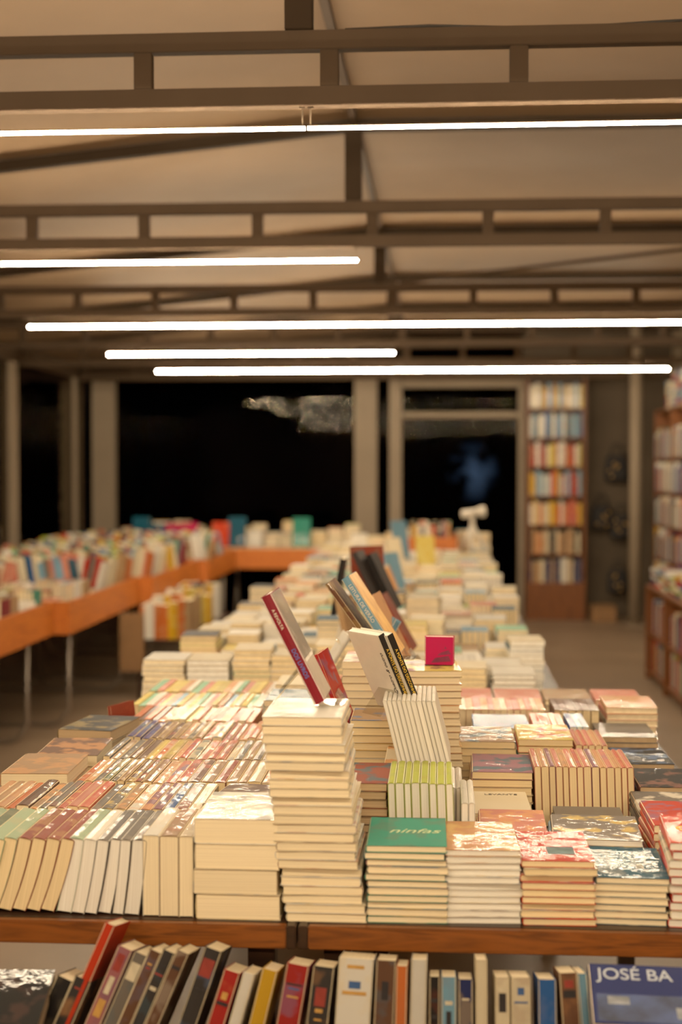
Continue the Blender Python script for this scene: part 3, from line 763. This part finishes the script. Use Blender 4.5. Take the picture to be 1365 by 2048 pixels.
# right wall units
lw = root('low_bookcase', (1.79, 9.5, 0), 'low brown wooden bookcase with books inside and on top', 'bookcase')
part(lw, 'case_top', (1.58,7.6,.695), (2.0,11.05,.72), M_woodZ); part(lw, 'shelf', (1.59,7.62,.35), (1.99,11.03,.37), M_woodZ)
part(lw, 'case_bottom', (1.59,7.62,.06), (1.99,11.03,.08), M_woodZ); part(lw, 'back_panel', (1.975,7.62,.08), (1.995,11.03,.69), M_woodD)
for yy in (7.6, 8.45, 9.3, 10.15, 11.03): part(lw, 'divider', (1.58,yy,0), (1.995,yy+.02,.695), M_woodZ)
for z0 in (.081,.371):
    for a in (7.63, 8.48, 9.33, 10.18):
        y = a
        while y < a+.78:
            t = R.uniform(.018,.04); h = R.uniform(.19,.25)
            fbook(T((1.70,y,z0)) @ Rm(-90,'Z') @ STAND @ T((0,h/2,-t)), .15, h, t, R.choice(MIX)); y += t+.001
y = 7.65
while y < 10.8:
    fstack(1.69, y, R.uniform(.08,.16), MIX, z0=.721); fstack(1.86, y, R.uniform(.08,.2), MIX, z0=.721); y += .225
rb = root('tall_bookcase', (2.33, 13.6, 0), 'tall orange-brown bookcase against the cream wall', 'bookcase', 'tall bookcases')
part(rb, 'back_panel', (2.47,12.6,0), (2.49,14.6,2.2), M_woodD)
for zz in (0.05,.38,.71,1.04,1.37,1.70,2.17): part(rb, 'shelf', (2.18,12.62,zz), (2.47,14.58,zz+.025), M_woodZ)
for yy in (12.6, 13.59, 14.58): part(rb, 'side_panel', (2.17,yy,0), (2.47,yy+.02,2.2), M_woodZ)
for z0 in (.076,.406,.736,1.066,1.396,1.726):
    for a in (12.63, 13.62):
        y = a
        while y < a+.9:
            t = R.uniform(.02,.045); h = R.uniform(.2,.29)
            fbook(T((2.252,y,z0)) @ Rm(-90,'Z') @ STAND @ T((0,h/2,-t)), .16, h, t, R.choice(['coral','blue','yellow','white','red','teal','orange','light_blue','white','navy','green','cream','white'])); y += t+.001
for y in [12.7+.24*i for i in range(8)]:
    fstack(2.34, y, R.uniform(.16,.34), ['white','cream','light_blue','white','coral','blue'], z0=2.201, t=.035)
# low shelf under the side table
ub = root('low_shelf', (-1.95, 10.7, 0), 'low dark shelf under the side table holding yellow books', 'shelf')
part(ub, 'shelf', (-2.10,9.75,.40), (-1.72,11.6,.42), M_woodD)
part(ub, 'end_panel', (-2.22,9.72,.20), (-2.05,9.74,.605), M_card)
for yy in (9.75, 11.58):
    for xx in (-2.10, -1.75): part(ub, 'leg', (xx,yy,0), (xx+.03,yy+.02,.40), M_woodD)
for yy in (9.85, 10.3, 10.8, 11.3):
    x = -2.09
    while x < -1.77:
        t = R.uniform(.03,.05); h = R.uniform(.22,.28)
        fbook(T((x,yy,.421)) @ STAND @ T((0,h/2,0)), .14, h, t, R.choice(['yellow','yellow','pastel_yellow','white','navy','orange','tan'])); x += t+.002

me = bpy.data.meshes.new('paperback_books'); me.from_pydata(V, [], F)
me.materials.append(M_coverA)
mp_, ntp, bp_, op_ = newmat('paper_edges_mass')
at = N(ntp, 'ShaderNodeVertexColor', layer_name='Col'); tcn = N(ntp, 'ShaderNodeTexCoord'); nzn = N(ntp, 'ShaderNodeTexNoise'); nzn.inputs['Scale'].default_value = 60
L(ntp, tcn.outputs['Object'], nzn.inputs[0]); rr = ramp(ntp, nzn.outputs[0], [(.3,(.85,.83,.8,1)),(.7,(1,1,1,1))])
L(ntp, mixc(ntp, 1.0, at.outputs[0], rr.outputs[0], 'MULTIPLY'), bp_.inputs['Base Color']); bp_.inputs['Roughness'].default_value = .85
me.materials.append(mp_)
ca = me.color_attributes.new('Col', 'FLOAT_COLOR', 'CORNER')
buf = []
for p in me.polygons:
    p.material_index = FM[p.index]
    for _ in range(p.loop_total): buf.extend((*FC[p.index], 1))
ca.data.foreach_set('color', buf)
mo = mobj('paperback_books', me); tag(mo, 'mass of distant paperbacks in stacks and rows on tables', 'books', 'distant paperbacks', 'stuff')

# ------------------------------------------------------------------ back bookcase
bc = root('tall_bookcase', (1.23, 15.35, 0), 'narrow tall brown bookcase filled with colourful books', 'bookcase', 'tall bookcases')
part(bc, 'back_panel', (.93,15.56,0), (1.54,15.58,2.62), M_woodD)
for xx in (.92, 1.52): part(bc, 'side_panel', (xx,15.25,0), (xx+.03,15.56,2.62), M_woodZ)
part(bc, 'plinth', (.95,15.26,0), (1.52,15.28,.38), M_woodZ)
SZ = [.38,.69,1.0,1.31,1.62,1.93,2.24]
for zz in SZ + [2.59]: part(bc, 'shelf', (.95,15.26,zz), (1.52,15.56,zz+.02), M_woodZ)
SP = [['navy','navy','cream','white','navy','tan'],['cream','peach','tan','dark_grey','cream','orange'],['orange','coral','salmon','cream','white','coral','yellow'],
      ['red','coral','light_blue','white','blue','pink','yellow'],['pastel_yellow','lime','coral','red','white','orange'],['light_blue','white','blue','white','teal'],['cream','white','peach','light_blue','tan','pastel_yellow']]
for si, zz in enumerate(SZ):
    x = .955
    while x < 1.49:
        t = round(R.choice((.024,.032,.04)),3); h = round(R.choice((.22,.24,.26)),2)
        if x+t > 1.517: break
        c = R.choice(SP[si])
        book(.15, h, t, T((x, 15.345, zz+.0205)) @ STAND @ T((0,h/2,0)), c, 'c', words(c)+' book standing upright on the tall bookcase', 'books on the tall bookcase', .3, 0, 'shelf_book')
        x += t+.001

# ------------------------------------------------------------------ bags, telescope, boxes
def bag(x, z, s, label):
    r = root('hanging_bag', (x, 15.5, z), label, 'bag', 'dark bags on the wall')
    bm = bmesh.new(); bmesh.ops.create_cube(bm, size=1)
    bmesh.ops.subdivide_edges(bm, edges=bm.edges[:], cuts=4, use_grid_fill=True)
    for v in bm.verts:
        f = 1 + .25*(.5-v.co.z); v.co.x *= f*(1-.12*abs(v.co.z*2)**2); v.co.y *= (1.2-.9*abs(v.co.x)) * (.6+.5*(.5-v.co.z))
        v.co = Vector((v.co.x*s*.8, v.co.y*s*.35, v.co.z*s + .01*math.sin(v.co.x*20)))
    mobj('bag_body', finish(bm, 'bag_body', M_black, True), (x, 15.5, z-s/2), r)
    pts = [(math.cos(a)*s*.22, 0, math.sin(a)*s*.5) for a in [math.pi*i/12 for i in range(13)]]
    mobj('handle', tube_me(pts, .008, M_black, 8), (x, 15.5, z-.01), r)
    for q in range(5):
        bm = bmesh.new(); bmesh.ops.create_uvsphere(bm, u_segments=10, v_segments=6, radius=.014)
        mobj('gold_charm', finish(bm, 'gold_charm', M_gold, True), (x+R.uniform(-.3,.3)*s, 15.5-s*.22, z-s*R.uniform(.2,.9)), r)
bag(1.90, 1.76, .28, 'dark fabric bag with gold charms hanging on the wall')
bag(1.74, 1.22, .26, 'dark fabric bag with gold details hanging lower on the wall')
bag(1.95, 1.12, .26, 'dark fabric bag hanging beside another bag')
bag(1.92, .52, .24, 'small dark bag hanging low on the wall')
bz = TZ+.13
ts = root('telescope', (.28, 12.3, bz), 'small white tabletop telescope on a tripod', 'telescope')
def wpart(name, pts, r, m, seg, rt):
    return mobj(name, tube_me(pts, r, m, seg), (0,0,0), rt)
wpart('optical_tube', [(.19,12.25,bz+.31),(.24,12.26,bz+.315),(.34,12.3,bz+.33)], .032, M_whitep, 16, ts)
wpart('eyepiece', [(.34,12.3,bz+.33),(.385,12.31,bz+.335)], .045, M_whitep, 16, ts)
wpart('mount', [(.28,12.3,bz+.2),(.28,12.3,bz+.3)], .02, M_whitep, 12, ts)
for a in (0, 120, 240):
    wpart('tripod_leg', [(.28,12.3,bz+.22),(.28+.12*math.cos(rad(a+20)),12.3+.12*math.sin(rad(a+20)),bz)], .014, M_whitep, 8, ts)
cb = root('cardboard_box', (1.75, 15.2, 0), 'small cardboard box on the floor by the wall', 'box')
part(cb, 'box_body', (1.6,15.05,0), (1.85,15.4,.16), M_card, .004); part(cb, 'flap', (1.6,15.05,.161), (1.85,15.4,.165), M_card, .001)

# ------------------------------------------------------------------ world + camera
w = bpy.data.worlds.new('night'); scene.world = w; w.use_nodes = True
w.node_tree.nodes['Background'].inputs[0].default_value = (.01,.015,.03,1); w.node_tree.nodes['Background'].inputs[1].default_value = .1
cam = bpy.data.cameras.new('camera'); co = bpy.data.objects.new('camera', cam); COL.objects.link(co)
cam.sensor_fit = 'VERTICAL'; cam.sensor_height = 36; cam.sensor_width = 24; cam.lens = 50
co.location = (0, 0, 1.6); co.rotation_euler = (rad(90-1.69), 0, rad(3.98))
cam.dof.use_dof = True; cam.dof.focus_distance = 3.1; cam.dof.aperture_fstop = 2.1
cam.clip_start = .05
scene.camera = co
print('books', nbooks, 'mass verts', len(V))
